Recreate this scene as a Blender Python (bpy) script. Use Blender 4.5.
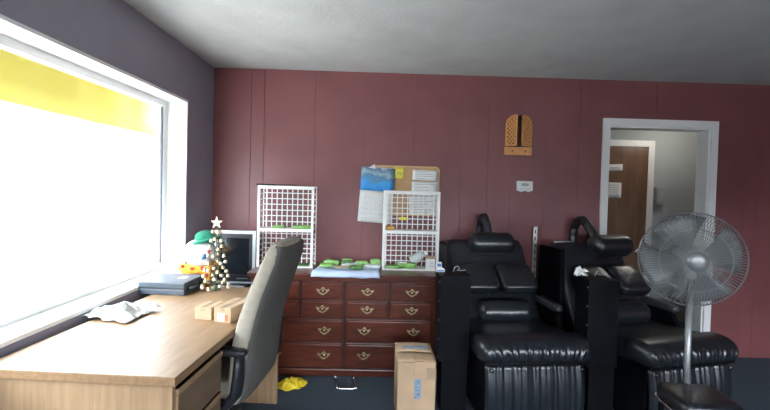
import bpy, bmesh, math, random
from mathutils import Vector, Matrix, noise

# ------------------------------------------------------------------ clear
for o in list(bpy.data.objects):
    bpy.data.objects.remove(o, do_unlink=True)
SC = bpy.context.scene
COL = SC.collection
R = math.radians
random.seed(7)

# ------------------------------------------------------------------ camera
cam_data = bpy.data.cameras.new('camera')
cam = bpy.data.objects.new('camera', cam_data)
COL.objects.link(cam)
cam_data.sensor_width = 36.0
cam_data.lens = 36.0 * 415.0 / 770.0
cam_data.shift_y = -8.3 / 770.0
cam_data.clip_start = 0.05
cam.matrix_world = (Matrix.Translation((0, 0, 1.43)) @ Matrix.Rotation(R(-1.0), 4, 'Z')
                    @ Matrix.Rotation(R(90 - 1.2), 4, 'X') @ Matrix.Rotation(R(1.55), 4, 'Z'))
SC.camera = cam

# ------------------------------------------------------------------ sky, daylight, exposure
world = bpy.data.worlds.new('overcast_sky')
SC.world = world
world.use_nodes = True
bg = world.node_tree.nodes['Background']
bg.inputs[0].default_value = (0.90, 0.96, 1.0, 1)
bg.inputs[1].default_value = 21.0


def portal(name, loc, rot, sx, sy):
    d = bpy.data.lights.new(name, 'AREA')
    d.shape = 'RECTANGLE'
    d.size, d.size_y = sx, sy
    d.cycles.is_portal = True
    o = bpy.data.objects.new(name, d)
    COL.objects.link(o)
    o.location = loc
    o.rotation_euler = rot
    return o


portal('daylight_portal_left', (-1.66, 1.72, 1.41), (0, R(-90), 0), 1.27, 2.86)
portal('daylight_portal_front', (-0.05, -2.72, 1.25), (R(90), 0, 0), 2.1, 1.5)
portal('daylight_portal_front', (2.95, -2.72, 1.25), (R(90), 0, 0), 2.3, 1.5)

sun_data = bpy.data.lights.new('sun', 'SUN')
sun_data.energy = 18.0
sun_data.angle = R(2)
sun_data.color = (1.0, 0.95, 0.86)
sun = bpy.data.objects.new('sun', sun_data)
COL.objects.link(sun)
sun.rotation_euler = (R(-42), 0, 0)          # from beyond the back wall, high: lights the street, not the room

SC.view_settings.view_transform = 'Standard'
SC.view_settings.look = 'None'
SC.view_settings.gamma = 1.0
SC.view_settings.use_curve_mapping = False
SC.view_settings.exposure = 0.42


# ------------------------------------------------------------------ materials
def mat(name, col, rough=0.6, var=0.0, vscale=8.0, bump=0.0, bscale=60.0, metal=0.0,
        stretch=None, col2=None, trans=0.0, coat=0.0, alpha=1.0, spec=0.5):
    m = bpy.data.materials.new(name)
    m.use_nodes = True
    nt = m.node_tree
    b = nt.nodes['Principled BSDF']
    b.inputs['Base Color'].default_value = (*col, 1)
    b.inputs['Roughness'].default_value = rough
    b.inputs['Metallic'].default_value = metal
    b.inputs['Transmission Weight'].default_value = trans
    b.inputs['Coat Weight'].default_value = coat
    b.inputs['Alpha'].default_value = alpha
    b.inputs['Specular IOR Level'].default_value = spec
    tc = nt.nodes.new('ShaderNodeTexCoord')
    mp = nt.nodes.new('ShaderNodeMapping')
    nt.links.new(tc.outputs['Object'], mp.inputs['Vector'])
    if stretch:
        mp.inputs['Scale'].default_value = stretch
    if var > 0 or col2:
        n = nt.nodes.new('ShaderNodeTexNoise')
        n.inputs['Scale'].default_value = vscale
        n.inputs['Detail'].default_value = 6
        nt.links.new(mp.outputs[0], n.inputs['Vector'])
        r = nt.nodes.new('ShaderNodeValToRGB')
        c2 = col2 if col2 else tuple(max(0, c * (1 - var)) for c in col)
        c1 = col if col2 else tuple(min(1, c * (1 + var)) for c in col)
        r.color_ramp.elements[0].position = 0.3
        r.color_ramp.elements[1].position = 0.7
        r.color_ramp.elements[0].color = (*c2, 1)
        r.color_ramp.elements[1].color = (*c1, 1)
        nt.links.new(n.outputs['Fac'], r.inputs[0])
        nt.links.new(r.outputs[0], b.inputs['Base Color'])
    if bump > 0:
        n2 = nt.nodes.new('ShaderNodeTexNoise')
        n2.inputs['Scale'].default_value = bscale
        n2.inputs['Detail'].default_value = 4
        nt.links.new(mp.outputs[0], n2.inputs['Vector'])
        bp = nt.nodes.new('ShaderNodeBump')
        bp.inputs['Strength'].default_value = bump
        bp.inputs['Distance'].default_value = 0.01
        nt.links.new(n2.outputs['Fac'], bp.inputs['Height'])
        nt.links.new(bp.outputs[0], b.inputs['Normal'])
    return m


def glass_mat(name, tint=(0.95, 0.97, 1.0), refl=0.06):
    m = bpy.data.materials.new(name)
    m.use_nodes = True
    nt = m.node_tree
    nt.nodes.remove(nt.nodes['Principled BSDF'])
    t = nt.nodes.new('ShaderNodeBsdfTransparent')
    t.inputs[0].default_value = (*tint, 1)
    g = nt.nodes.new('ShaderNodeBsdfGlossy')
    g.inputs['Roughness'].default_value = 0.02
    mx = nt.nodes.new('ShaderNodeMixShader')
    mx.inputs[0].default_value = refl
    nt.links.new(t.outputs[0], mx.inputs[1])
    nt.links.new(g.outputs[0], mx.inputs[2])
    nt.links.new(mx.outputs[0], nt.nodes['Material Output'].inputs[0])
    return m


M = {}
M['maroon'] = mat('maroon_paint', (0.195, 0.064, 0.066), 0.42, 0.10, 3.0, 0.10, 25)
M['groove'] = mat('groove_paint', (0.15, 0.047, 0.054), 0.6)
M['leftwall'] = mat('hazed_maroon_paint', (0.27, 0.255, 0.315), 0.5, 0.08, 3.0, 0.08, 25)  # maroon wall, with the window's bluish glare put into its colour
M['ceiling'] = mat('ceiling_plaster', (0.46, 0.47, 0.45), 0.9, 0.07, 4.0, 0.25, 40)
M['carpet'] = mat('blue_grey_carpet', (0.062, 0.090, 0.118), 0.95, 0.35, 90, 0.8, 300)
M['white'] = mat('white_gloss_paint', (0.80, 0.80, 0.78), 0.4, 0.03, 6)
M['hallwall'] = mat('pale_grey_paint', (0.36, 0.40, 0.40), 0.7, 0.05, 3)
M['alu'] = mat('grey_aluminium', (0.45, 0.48, 0.52), 0.4, 0.08, 10, metal=0.3)
M['glass'] = glass_mat('window_glass')
M['oak'] = mat('oak_laminate', (0.29, 0.18, 0.095), 0.42, spec=0.35, col2=(0.205, 0.125, 0.066), vscale=6, stretch=(9, 1.0, 9), bump=0.03, bscale=40)
M['oakz'] = mat('oak_laminate_upright', (0.36, 0.235, 0.13), 0.42, col2=(0.26, 0.165, 0.09), vscale=6, stretch=(9, 9, 0.8), bump=0.03, bscale=40)
M['oakdark'] = mat('oak_drawer_front', (0.19, 0.125, 0.08), 0.45, col2=(0.13, 0.085, 0.055), vscale=6, stretch=(9, 1.2, 9), bump=0.03)
M['cherry'] = mat('cherry_wood', (0.115, 0.030, 0.017), 0.28, col2=(0.065, 0.017, 0.011), vscale=5, stretch=(1.2, 8, 8), spec=0.35)
M['cherrydark'] = mat('cherry_wood_dark', (0.055, 0.017, 0.012), 0.3, 0.3, 6, coat=0.2)
M['brass'] = mat('aged_brass', (0.50, 0.42, 0.25), 0.35, 0.25, 30, metal=0.85)
M['leather'] = mat('black_leather', (0.010, 0.013, 0.017), 0.28, 0.2, 20, 0.07, 180, spec=0.8)
M['blackbox'] = mat('black_metal_cabinet', (0.004, 0.0045, 0.006), 0.45, 0.2, 12, 0.02, 80, spec=0.10)
M['blackplastic'] = mat('black_plastic', (0.015, 0.016, 0.020), 0.4, 0.1, 20)
M['fabric'] = mat('grey_beige_fabric', (0.33, 0.295, 0.235), 0.95, 0.08, 30, 0.35, 400)
M['wire'] = mat('white_coated_wire', (0.82, 0.82, 0.79), 0.4)
M['cork'] = mat('cork', (0.50, 0.31, 0.16), 0.9, 0.22, 120, 0.2, 200)
M['corkframe'] = mat('pale_pine', (0.62, 0.42, 0.22), 0.5, 0.1, 20)
M['paper'] = mat('white_paper', (0.78, 0.78, 0.76), 0.85, 0.03, 10)
M['print'] = mat('grey_print', (0.33, 0.35, 0.38), 0.85)
M['yellow_note'] = mat('yellow_note', (0.80, 0.70, 0.10), 0.8)
M['green_print'] = mat('green_print', (0.05, 0.28, 0.08), 0.8)
M['green'] = mat('green_packaging', (0.15, 0.42, 0.05), 0.45, col2=(0.33, 0.48, 0.22), vscale=38)
M['greendark'] = mat('dark_green_packaging', (0.10, 0.26, 0.05), 0.45, col2=(0.015, 0.03, 0.015), vscale=45)
M['clear'] = mat('clear_plastic', (0.80, 0.86, 0.84), 0.25, 0.05, 10, alpha=0.45)
M['bluecloth'] = mat('pale_blue_cloth', (0.50, 0.60, 0.76), 0.9, 0.08, 14, 0.2, 150)
M['tan'] = mat('tan_card', (0.52, 0.38, 0.24), 0.8, 0.1, 20)
M['cardboard'] = mat('cardboard', (0.45, 0.31, 0.19), 0.85, 0.08, 9, 0.08, 60)
M['tape'] = mat('blue_printed_tape', (0.20, 0.27, 0.36), 0.35, 0.45, 60, stretch=(1, 1, 3))
M['cleartape'] = mat('brown_clear_tape', (0.36, 0.27, 0.18), 0.2, 0.1, 30)
M['red'] = mat('red_orange_print', (0.75, 0.16, 0.08), 0.7)
M['blue'] = mat('blue_print', (0.07, 0.18, 0.50), 0.6)
M['case'] = mat('slate_plastic_case', (0.055, 0.068, 0.085), 0.5, 0.1, 20, 0.05, 150)
M['silver'] = mat('silver_plastic', (0.50, 0.53, 0.56), 0.35, 0.05, 10, metal=0.4)
M['screen'] = mat('dark_screen_glass', (0.010, 0.014, 0.018), 0.12)
M['plushwhite'] = mat('white_plush', (0.80, 0.80, 0.80), 0.95, 0.05, 30, 0.4, 200)
M['plushgreen'] = mat('green_felt', (0.015, 0.17, 0.10), 0.95, 0.2, 30, 0.3, 200)
M['plushorange'] = mat('orange_felt', (0.85, 0.36, 0.04), 0.95, 0.1, 30, 0.3, 200)
M['plushred'] = mat('red_felt', (0.50, 0.05, 0.03), 0.95)
M['plushblue'] = mat('blue_felt', (0.12, 0.25, 0.60), 0.95)
M['gold'] = mat('champagne_gold', (0.72, 0.58, 0.34), 0.28, 0.15, 40, metal=0.75)
M['goldpale'] = mat('pale_gold', (0.80, 0.72, 0.55), 0.3, 0.1, 40, metal=0.6)
M['pine_green'] = mat('dull_green_twig', (0.07, 0.075, 0.035), 0.6, 0.3, 40)
M['bag'] = mat('yellow_plastic', (0.75, 0.56, 0.03), 0.3, 0.2, 12, 0.3, 30)
M['chrome'] = mat('chrome', (0.75, 0.76, 0.78), 0.12, metal=1.0)
M['steel'] = mat('galvanised_steel', (0.55, 0.54, 0.52), 0.4, 0.2, 60, metal=0.7)
M['pine'] = mat('varnished_pine', (0.62, 0.29, 0.10), 0.45, 0.2, 20, stretch=(4, 4, 1))
M['holedark'] = mat('dark_stained_wood', (0.05, 0.022, 0.012), 0.7)
M['thermo'] = mat('white_abs_plastic', (0.80, 0.80, 0.78), 0.45)
M['lcd'] = mat('grey_green_lcd', (0.36, 0.42, 0.36), 0.3)
M['walnut'] = mat('brown_veneer_door', (0.21, 0.125, 0.078), 0.28, col2=(0.14, 0.082, 0.05), vscale=4, stretch=(7, 7, 0.5))
M['fan'] = mat('grey_fan_wire', (0.30, 0.31, 0.31), 0.35, metal=0.5)
M['fanblade'] = mat('smoked_fan_blade', (0.16, 0.17, 0.17), 0.3)
M['yellow_paint'] = mat('yellow_awning_canvas', (0.90, 0.78, 0.16), 0.8, 0.05, 3)
M['asphalt'] = mat('asphalt', (0.10, 0.10, 0.10), 0.9, 0.2, 2)
M['pavement'] = mat('pale_concrete_pavement', (0.42, 0.41, 0.40), 0.9, 0.1, 2)
M['grime'] = mat('window_caulk', (0.12, 0.13, 0.16), 0.8)


def picture_mat():
    # flat print of a calendar photo: blue sea, green-grey slopes, pale sky
    m = mat('calendar_photo_print', (0.2, 0.4, 0.7), 0.5)
    nt = m.node_tree
    b = nt.nodes['Principled BSDF']
    tc = nt.nodes.new('ShaderNodeTexCoord')
    n = nt.nodes.new('ShaderNodeTexNoise')
    n.inputs['Scale'].default_value = 9
    n.inputs['Detail'].default_value = 5
    nt.links.new(tc.outputs['Object'], n.inputs['Vector'])
    sep = nt.nodes.new('ShaderNodeSeparateXYZ')
    nt.links.new(tc.outputs['Object'], sep.inputs[0])
    a = nt.nodes.new('ShaderNodeMath'); a.operation = 'MULTIPLY_ADD'
    nt.links.new(sep.outputs['Z'], a.inputs[0]); a.inputs[1].default_value = 4.2; a.inputs[2].default_value = 0.06
    d = nt.nodes.new('ShaderNodeMath'); d.operation = 'MULTIPLY_ADD'
    nt.links.new(n.outputs['Fac'], d.inputs[0]); d.inputs[1].default_value = 1.0
    nt.links.new(a.outputs[0], d.inputs[2])
    r = nt.nodes.new('ShaderNodeValToRGB')
    els = r.color_ramp.elements
    stops = [(0.0, (0.02, 0.20, 0.62)), (0.42, (0.04, 0.33, 0.72)), (0.55, (0.10, 0.22, 0.36)),
             (0.66, (0.30, 0.46, 0.50)), (0.84, (0.09, 0.16, 0.30)), (0.92, (0.62, 0.70, 0.78))]
    els[0].position, els[0].color = stops[0][0], (*stops[0][1], 1)
    els[1].position, els[1].color = stops[-1][0], (*stops[-1][1], 1)
    for p, c in stops[1:-1]:
        e = els.new(p); e.color = (*c, 1)
    sc_ = nt.nodes.new('ShaderNodeMath'); sc_.operation = 'MULTIPLY'; sc_.inputs[1].default_value = 0.92
    nt.links.new(d.outputs[0], sc_.inputs[0])
    nt.links.new(sc_.outputs[0], r.inputs[0])
    nt.links.new(r.outputs[0], b.inputs['Base Color'])
    return m


M['photo'] = picture_mat()


# ------------------------------------------------------------------ mesh builder
class MB:
    def __init__(s):
        s.v = []; s.f = []; s.sm = []

    def add(s, vs, fs, mx=None, smooth=False):
        o = len(s.v)
        for p in vs:
            p = Vector(p)
            s.v.append(tuple(mx @ p) if mx else tuple(p))
        for f in fs:
            s.f.append([i + o for i in f]); s.sm.append(smooth)
        return s

    def box(s, x0, x1, y0, y1, z0, z1, bev=0.0, mx=None):
        if bev <= 0:
            v = [(x, y, z) for x in (x0, x1) for y in (y0, y1) for z in (z0, z1)]
            f = [(0, 1, 3, 2), (4, 6, 7, 5), (0, 4, 5, 1), (2, 3, 7, 6), (0, 2, 6, 4), (1, 5, 7, 3)]
            return s.add(v, f, mx)
        bm = bmesh.new()
        bmesh.ops.create_cube(bm, size=1)
        for w in bm.verts:
            w.co = Vector(((x0 + x1) / 2 + w.co.x * (x1 - x0), (y0 + y1) / 2 + w.co.y * (y1 - y0), (z0 + z1) / 2 + w.co.z * (z1 - z0)))
        bmesh.ops.bevel(bm, geom=list(bm.edges), offset=bev, segments=2, affect='EDGES', profile=0.6)
        bm.verts.index_update()
        s.add([w.co.copy() for w in bm.verts], [[w.index for w in f.verts] for f in bm.faces], mx)
        bm.free()
        return s

    def prism(s, pts, y0, y1, mx=None, axis='Y'):
        # polygon in x,z extruded along y  (axis 'Z': polygon in x,y extruded in z; 'X': polygon in y,z along x)
        n = len(pts)
        def P(p, d):
            return {'Y': (p[0], d, p[1]), 'Z': (p[0], p[1], d), 'X': (d, p[0], p[1])}[axis]
        v = [P(p, y0) for p in pts] + [P(p, y1) for p in pts]
        f = [list(range(n)), list(range(2 * n - 1, n - 1, -1))]
        for i in range(n):
            j = (i + 1) % n
            f.append([i, i + n, j + n, j])
        return s.add(v, f, mx)

    def tube(s, path, r, n=8, mx=None, caps=True, flat=1.0):
        path = [Vector(p) for p in path]
        rr = r if isinstance(r, (list, tuple)) else [r] * len(path)
        vs, fs = [], []
        up = None
        for i, p in enumerate(path):
            t = (path[min(i + 1, len(path) - 1)] - path[max(i - 1, 0)]).normalized()
            if up is None:
                up = Vector((0, 0, 1)) if abs(t.z) < 0.9 else Vector((1, 0, 0))
            a = t.cross(up)
            if a.length < 1e-5:
                a = t.cross(Vector((0, 1, 0)))
            a.normalize(); b = t.cross(a).normalized()
            up = -b if (-b).dot(up) > 0 else b
            for k in range(n):
                w = 2 * math.pi * k / n
                vs.append(p + a * math.cos(w) * rr[i] + b * math.sin(w) * rr[i] * flat)
        for i in range(len(path) - 1):
            for k in range(n):
                l = (k + 1) % n
                fs.append([i * n + k, i * n + l, (i + 1) * n + l, (i + 1) * n + k])
        if caps:
            fs.append(list(range(n))[::-1]); fs.append([(len(path) - 1) * n + k for k in range(n)])
        return s.add(vs, fs, mx, n > 5)

    def lathe(s, prof, n=20, mx=None):
        vs, fs = [], []
        for (r, z) in prof:
            for k in range(n):
                w = 2 * math.pi * k / n
                vs.append((max(r, 1e-4) * math.cos(w), max(r, 1e-4) * math.sin(w), z))
        for i in range(len(prof) - 1):
            for k in range(n):
                l = (k + 1) % n
                fs.append([i * n + k, i * n + l, (i + 1) * n + l, (i + 1) * n + k])
        fs.append(list(range(n))[::-1]); fs.append([(len(prof) - 1) * n + k for k in range(n)])
        return s.add(vs, fs, mx, True)

    def loft(s, secs, mx=None, caps=True):
        n = len(secs[0]); vs = [p for q in secs for p in q]; fs = []
        for i in range(len(secs) - 1):
            for k in range(n):
                l = (k + 1) % n
                fs.append([i * n + k, i * n + l, (i + 1) * n + l, (i + 1) * n + k])
        if caps:
            fs.append(list(range(n))[::-1]); fs.append([(len(secs) - 1) * n + k for k in range(n)])
        return s.add(vs, fs, mx, True)

    def grid(s, fn, nu, nv, mx=None, smooth=True):
        vs = [fn(i / nu, j / nv) for i in range(nu + 1) for j in range(nv + 1)]
        fs = [[i * (nv + 1) + j, (i + 1) * (nv + 1) + j, (i + 1) * (nv + 1) + j + 1, i * (nv + 1) + j + 1] for i in range(nu) for j in range(nv)]
        return s.add(vs, fs, mx, smooth)

    def sellip(s, c, a, e1=0.4, e2=0.4, nu=28, nv=16, fn=None, mx=None):
        # superellipsoid cushion, half sizes a
        def pw(x, e): return math.copysign(abs(x) ** e, x)
        vs, fs = [], []
        for j in range(nv + 1):
            ph = -math.pi / 2 + math.pi * j / nv
            for i in range(nu):
                th = 2 * math.pi * i / nu
                p = Vector((a[0] * pw(math.cos(ph), e1) * pw(math.cos(th), e2),
                            a[1] * pw(math.cos(ph), e1) * pw(math.sin(th), e2),
                            a[2] * pw(math.sin(ph), e1)))
                if fn: p = fn(p)
                vs.append(p + Vector(c))
        for j in range(nv):
            for i in range(nu):
                k = (i + 1) % nu
                fs.append([j * nu + i, j * nu + k, (j + 1) * nu + k, (j + 1) * nu + i])
        return s.add(vs, fs, mx, True)

    def build(s, name, m, parent=None, solid=0.0, bev=0.0, fix=True):
        me = bpy.data.meshes.new(name)
        me.from_pydata(s.v, [], s.f)
        me.polygons.foreach_set('use_smooth', s.sm)
        me.update()
        if fix:
            bm = bmesh.new(); bm.from_mesh(me)
            bmesh.ops.recalc_face_normals(bm, faces=bm.faces)
            bm.to_mesh(me); bm.free()
        me.materials.append(m)
        o = bpy.data.objects.new(name, me)
        COL.objects.link(o)
        if parent: o.parent = parent
        if solid:
            md = o.modifiers.new('thick', 'SOLIDIFY'); md.thickness = solid; md.offset = 0
        return o


def tag(o, label=None, cat=None, group=None, kind=None):
    if label: o['label'] = label
    if cat: o['category'] = cat
    if group: o['group'] = group
    if kind: o['kind'] = kind
    return o


def thing(name, label, cat, loc=(0, 0, 0), rz=0.0, group=None):
    o = bpy.data.objects.new(name, None)
    o.empty_display_size = 0.05
    COL.objects.link(o)
    o.location = loc
    o.rotation_euler = (0, 0, rz)
    return tag(o, label, cat, group)


def empty_struct(name, label=None):
    o = bpy.data.objects.new(name, None); COL.objects.link(o)
    return tag(o, label, None, None, 'structure')


def bx(name, m, parent, x0, x1, y0, y1, z0, z1, bev=0.0):
    return MB().box(x0, x1, y0, y1, z0, z1, bev).build(name, m, parent)


def place(o, loc, rx=0, ry=0, rz=0):
    o.location = loc; o.rotation_euler = (rx, ry, rz); return o


def T(x, y, z): return Matrix.Translation((x, y, z))
def RX(a): return Matrix.Rotation(R(a), 4, 'X')
def RY(a): return Matrix.Rotation(R(a), 4, 'Y')
def RZ(a): return Matrix.Rotation(R(a), 4, 'Z')


def text_mesh(s, body, size, mx):
    # lettering as flat mesh, standing in the x,z plane facing -y
    cu = bpy.data.curves.new('lettering', 'FONT')
    cu.body = body; cu.size = size; cu.align_x = 'CENTER'; cu.align_y = 'CENTER'; cu.resolution_u = 1
    ob = bpy.data.objects.new('lettering_tmp', cu)
    me = bpy.data.meshes.new_from_object(ob)
    s.add([v.co.copy() for v in me.vertices], [list(p.vertices) for p in me.polygons], mx @ RX(90))
    bpy.data.objects.remove(ob, do_unlink=True); bpy.data.curves.remove(cu); bpy.data.meshes.remove(me)


def rrect(x0, x1, z0, z1, r, n=5):
    pts = []
    for cx, cz, a0 in [(x1 - r, z1 - r, 0), (x0 + r, z1 - r, 90), (x0 + r, z0 + r, 180), (x1 - r, z0 + r, 270)]:
        for q in range(n + 1):
            a = R(a0 + 90 * q / n)
            pts.append((cx + r * math.cos(a), cz + r * math.sin(a)))
    return pts


def frame_ring(outer, inner, y0, y1):
    n = len(outer)
    s_ = MB()
    v = [(p[0], y0, p[1]) for p in outer] + [(p[0], y0, p[1]) for p in inner] + [(p[0], y1, p[1]) for p in outer] + [(p[0], y1, p[1]) for p in inner]
    f = []
    for i in range(n):
        j = (i + 1) % n
        f += [[i, j, n + j, n + i], [2 * n + i, 3 * n + i, 3 * n + j, 2 * n + j], [i, 2 * n + i, 2 * n + j, j], [n + i, n + j, 3 * n + j, 3 * n + i]]
    return s_.add(v, f)


# ================================================================== SETTING
XL, YB, ZC = -1.44, 3.63, 2.43
XR, YF = 4.4, -2.6
DX0, DX1, DZ = 2.02, 2.92, 2.03            # doorway opening in the back wall

fl = bx('floor', M['carpet'], None, XL - 0.22, XR + 0.2, YF - 0.15, YB + 0.12, -0.08, 0.0)
tag(fl, kind='structure')
cl = bx('ceiling', M['ceiling'], None, XL - 0.22, XR + 0.2, YF - 0.15, YB + 0.12, ZC, ZC + 0.1)
tag(cl, kind='structure')

# back wall: slab with a doorway, faced with painted panels of uneven width
wb = MB()
wb.box(XL - 0.22, DX0, YB + 0.008, YB + 0.12, 0, ZC)
wb.box(DX1, XR + 0.2, YB + 0.008, YB + 0.12, 0, ZC)
wb.box(DX0, DX1, YB + 0.008, YB + 0.12, DZ, ZC)
wall_back = tag(wb.build('wall_back', M['groove'], None), kind='structure')
cuts = [XL, -1.115, -1.0, -0.56, -0.13, -0.015, 0.30, 0.72, 0.955, 1.155, 1.455, 1.76, DX0]
for a, b in zip(cuts[:-1], cuts[1:]):
    bx('panel', M['maroon'], wall_back, a + 0.0008, b - 0.0008, YB - 0.003, YB + 0.01, 0.0, ZC, 0.0012)
bx('panel', M['maroon'], wall_back, DX0, 2.43, YB - 0.003, YB + 0.01, DZ, ZC, 0.0014)
bx('panel', M['maroon'], wall_back, 2.433, DX1, YB - 0.003, YB + 0.01, DZ, ZC, 0.0014)
for a, b in zip([DX1, 3.25, 3.37, 3.8, 4.1], [3.25, 3.37, 3.8, 4.1, XR]):
    bx('panel', M['maroon'], wall_back, a + 0.0008, b - 0.0008, YB - 0.003, YB + 0.01, 0.0, ZC, 0.0012)

# left wall with the big window opening
WY0, WY1, WZ0, WZ1 = 0.30, 3.145, 0.775, 2.045
wl = MB()
wl.box(XL - 0.22, XL, YF - 0.15, YB + 0.008, 0, WZ0)
wl.box(XL - 0.22, XL, YF - 0.15, YB + 0.008, WZ1, ZC)
wl.box(XL - 0.22, XL, YF - 0.15, WY0, WZ0, WZ1)
wl.box(XL - 0.22, XL, WY1, YB + 0.008, WZ0, WZ1)
tag(wl.build('wall_left', M['leftwall'], None), kind='structure')
tag(bx('wall_right', M['maroon'], None, XR, XR + 0.15, YF - 0.15, YB + 0.008, 0, ZC), kind='structure')
# wall behind the camera with shop windows
wf = MB()
FW = [(-1.10, 1.0), (1.8, 4.1)]
FZ0, FZ1 = 0.5, 2.0
wf.box(XL, XR, YF - 0.15, YF, 0, FZ0); wf.box(XL, XR, YF - 0.15, YF, FZ1, ZC)
for a, b in [(XL, -1.10), (1.0, 1.8), (4.1, XR)]:
    wf.box(a, b, YF - 0.15, YF, FZ0, FZ1)
tag(wf.build('wall_front', M['maroon'], None), kind='structure')

# window in the left wall
w1 = empty_struct('window_1', 'large white framed window above the desk')
t = 0.018
lin = MB()
lin.box(XL - 0.20, XL + 0.004, WY1 - t, WY1, WZ0, WZ1); lin.box(XL - 0.20, XL + 0.004, WY0, WY0 + t, WZ0, WZ1)
lin.box(XL - 0.20, XL + 0.004, WY0 + t, WY1 - t, WZ1 - t, WZ1)
lin.build('window_reveal', M['white'], w1)
bx('window_sill', M['white'], w1, XL - 0.20, XL + 0.012, WY0 + t, WY1 - t, WZ0, WZ0 + 0.022, 0.004)
fr = MB()
gx = XL - 0.165
for a, b in [(WY1 - t - 0.05, WY1 - t), (WY0 + t, WY0 + t + 0.05), (1.45, 1.50)]:
    fr.box(gx - 0.025, gx + 0.025, a, b, WZ0 + 0.022, WZ1 - t)
fr.build('frame_stile', M['white'], w1)
fr = MB()
fr.box(gx - 0.024, gx + 0.024, WY0 + t, WY1 - t, WZ1 - t - 0.045, WZ1 - t)
fr.box(gx - 0.024, gx + 0.024, WY0 + t, WY1 - t, WZ0 + 0.022, WZ0 + 0.06)
fr.build('frame_rail', M['white'], w1)
gk = MB()
gk.box(gx + 0.006, gx + 0.020, WY1 - t - 0.062, WY1 - t - 0.050, WZ0 + 0.06, WZ1 - t - 0.045)
gk.build('gasket', M['grime'], w1)
for a, b in [(WY0 + t + 0.05, 1.45), (1.50, WY1 - t - 0.05)]:
    bx('pane', M['glass'], w1, gx - 0.003, gx + 0.003, a, b, WZ0 + 0.06, WZ1 - t - 0.045)

for i, (a, b) in enumerate(FW):
    w = empty_struct('window_%d' % (i + 2), 'shop window in the wall behind the camera')
    f = MB()
    for c in (a, (a + b) / 2 - 0.02, b - 0.04):
        f.box(c, c + 0.04, YF - 0.10, YF - 0.04, FZ0, FZ1)
    f.box(a, b, YF - 0.10, YF - 0.04, FZ0, FZ0 + 0.04); f.box(a, b, YF - 0.10, YF - 0.04, FZ1 - 0.04, FZ1)
    f.build('frame', M['alu'], w)
    bx('pane', M['glass'], w, a + 0.04, (a + b) / 2 - 0.02, YF - 0.073, YF - 0.067, FZ0 + 0.04, FZ1 - 0.04)
    bx('pane', M['glass'], w, (a + b) / 2 + 0.02, b - 0.04, YF - 0.073, YF - 0.067, FZ0 + 0.04, FZ1 - 0.04)

# doorway casing
tr = MB()
tr.box(DX0 - 0.062, DX0, YB - 0.022, YB - 0.003, 0, DZ + 0.065, 0.003)
tr.box(DX1, DX1 + 0.062, YB - 0.022, YB - 0.003, 0, DZ + 0.065, 0.003)
tr.box(DX0, DX1, YB - 0.022, YB - 0.003, DZ, DZ + 0.065, 0.003)
tr.box(DX0 - 0.001, DX0 + 0.012, YB - 0.003, YB + 0.13, 0, DZ); tr.box(DX1 - 0.012, DX1 + 0.001, YB - 0.003, YB + 0.13, 0, DZ)
tr.box(DX0 + 0.012, DX1 - 0.012, YB - 0.003, YB + 0.13, DZ - 0.012, DZ + 0.001)
tag(tr.build('trim_1', M['white'], None), kind='structure')

# passage beyond the doorway
HY = 4.62
h = MB()
h.box(1.3, 4.6, HY, HY + 0.1, 0, 2.43)
h.box(1.2, 1.3, YB + 0.12, HY + 0.1, 0, 2.43); h.box(4.5, 4.6, YB + 0.12, HY, 0, 2.43)
tag(h.build('wall_passage', M['hallwall'], None), kind='structure')
tag(bx('floor_passage', M['carpet'], None, 1.3, 4.5, YB + 0.12, HY, -0.08, 0), kind='structure')
tag(bx('ceiling_passage', M['ceiling'], None, 1.3, 4.5, YB + 0.12, HY, 2.3, 2.43), kind='structure')
d1 = empty_struct('door_1', 'brown wood veneer door at the far side of the passage')
bx('door_leaf', M['walnut'], d1, 2.20, 3.00, HY - 0.035, HY, 0.01, 1.965, 0.003)
c = MB()
c.box(2.13, 2.20, HY - 0.045, HY, 0, 2.035, 0.003); c.box(3.00, 3.07, HY - 0.045, HY, 0, 2.035, 0.003); c.box(2.20, 3.00, HY - 0.045, HY, 1.965, 2.035, 0.003)
c.build('door_casing', M['white'], d1)
k = MB()
k.lathe([(0.028, 0), (0.028, 0.008), (0.012, 0.012), (0.012, 0.045)], 14, T(2.92, HY - 0.035, 0.80) @ RX(90))
k.tube([(2.92, HY - 0.085, 0.80), (2.88, HY - 0.09, 0.803), (2.82, HY - 0.085, 0.785)], [0.011, 0.010, 0.008], 8)
k.build('door_handle', M['chrome'], d1)
# papers taped to that door
p = thing('door_notice', 'small white notice taped high on the brown passage door', 'notice', (2.63, HY - 0.037, 1.72))
MB().grid(lambda u, v: (u * 0.17 - 0.085, -0.004 * math.sin(v * 3), (v - 0.5) * 0.075 + 0.01 * u), 4, 3).build('sheet', M['paper'], p, solid=0.002)
bx('print_line', M['print'], p, -0.05, 0.05, -0.008, -0.006, 0.0, 0.008)
p = thing('door_notice', 'larger white notice with printed lines taped below on the brown passage door', 'notice', (2.625, HY - 0.037, 1.475))
MB().grid(lambda u, v: (u * 0.17 - 0.085, -0.004 * math.sin(v * 3), (v - 0.5) * 0.17), 4, 3).build('sheet', M['paper'], p, solid=0.002)
for i in range(5):
    bx('print_line', M['print'], p, -0.06, 0.055 - 0.02 * (i % 2), -0.008, -0.006, 0.055 - i * 0.026, 0.060 - i * 0.026)
sw = thing('wall_box', 'grey metal box on the pale passage wall beside the brown door', 'wall box', (3.14, HY, 1.42))
bx('body', M['steel'], sw, -0.04, 0.06, -0.05, 0, -0.10, 0.10, 0.006)
bx('cover', M['alu'], sw, -0.03, 0.05, -0.056, -0.05, -0.09, 0.09, 0.002)
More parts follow.
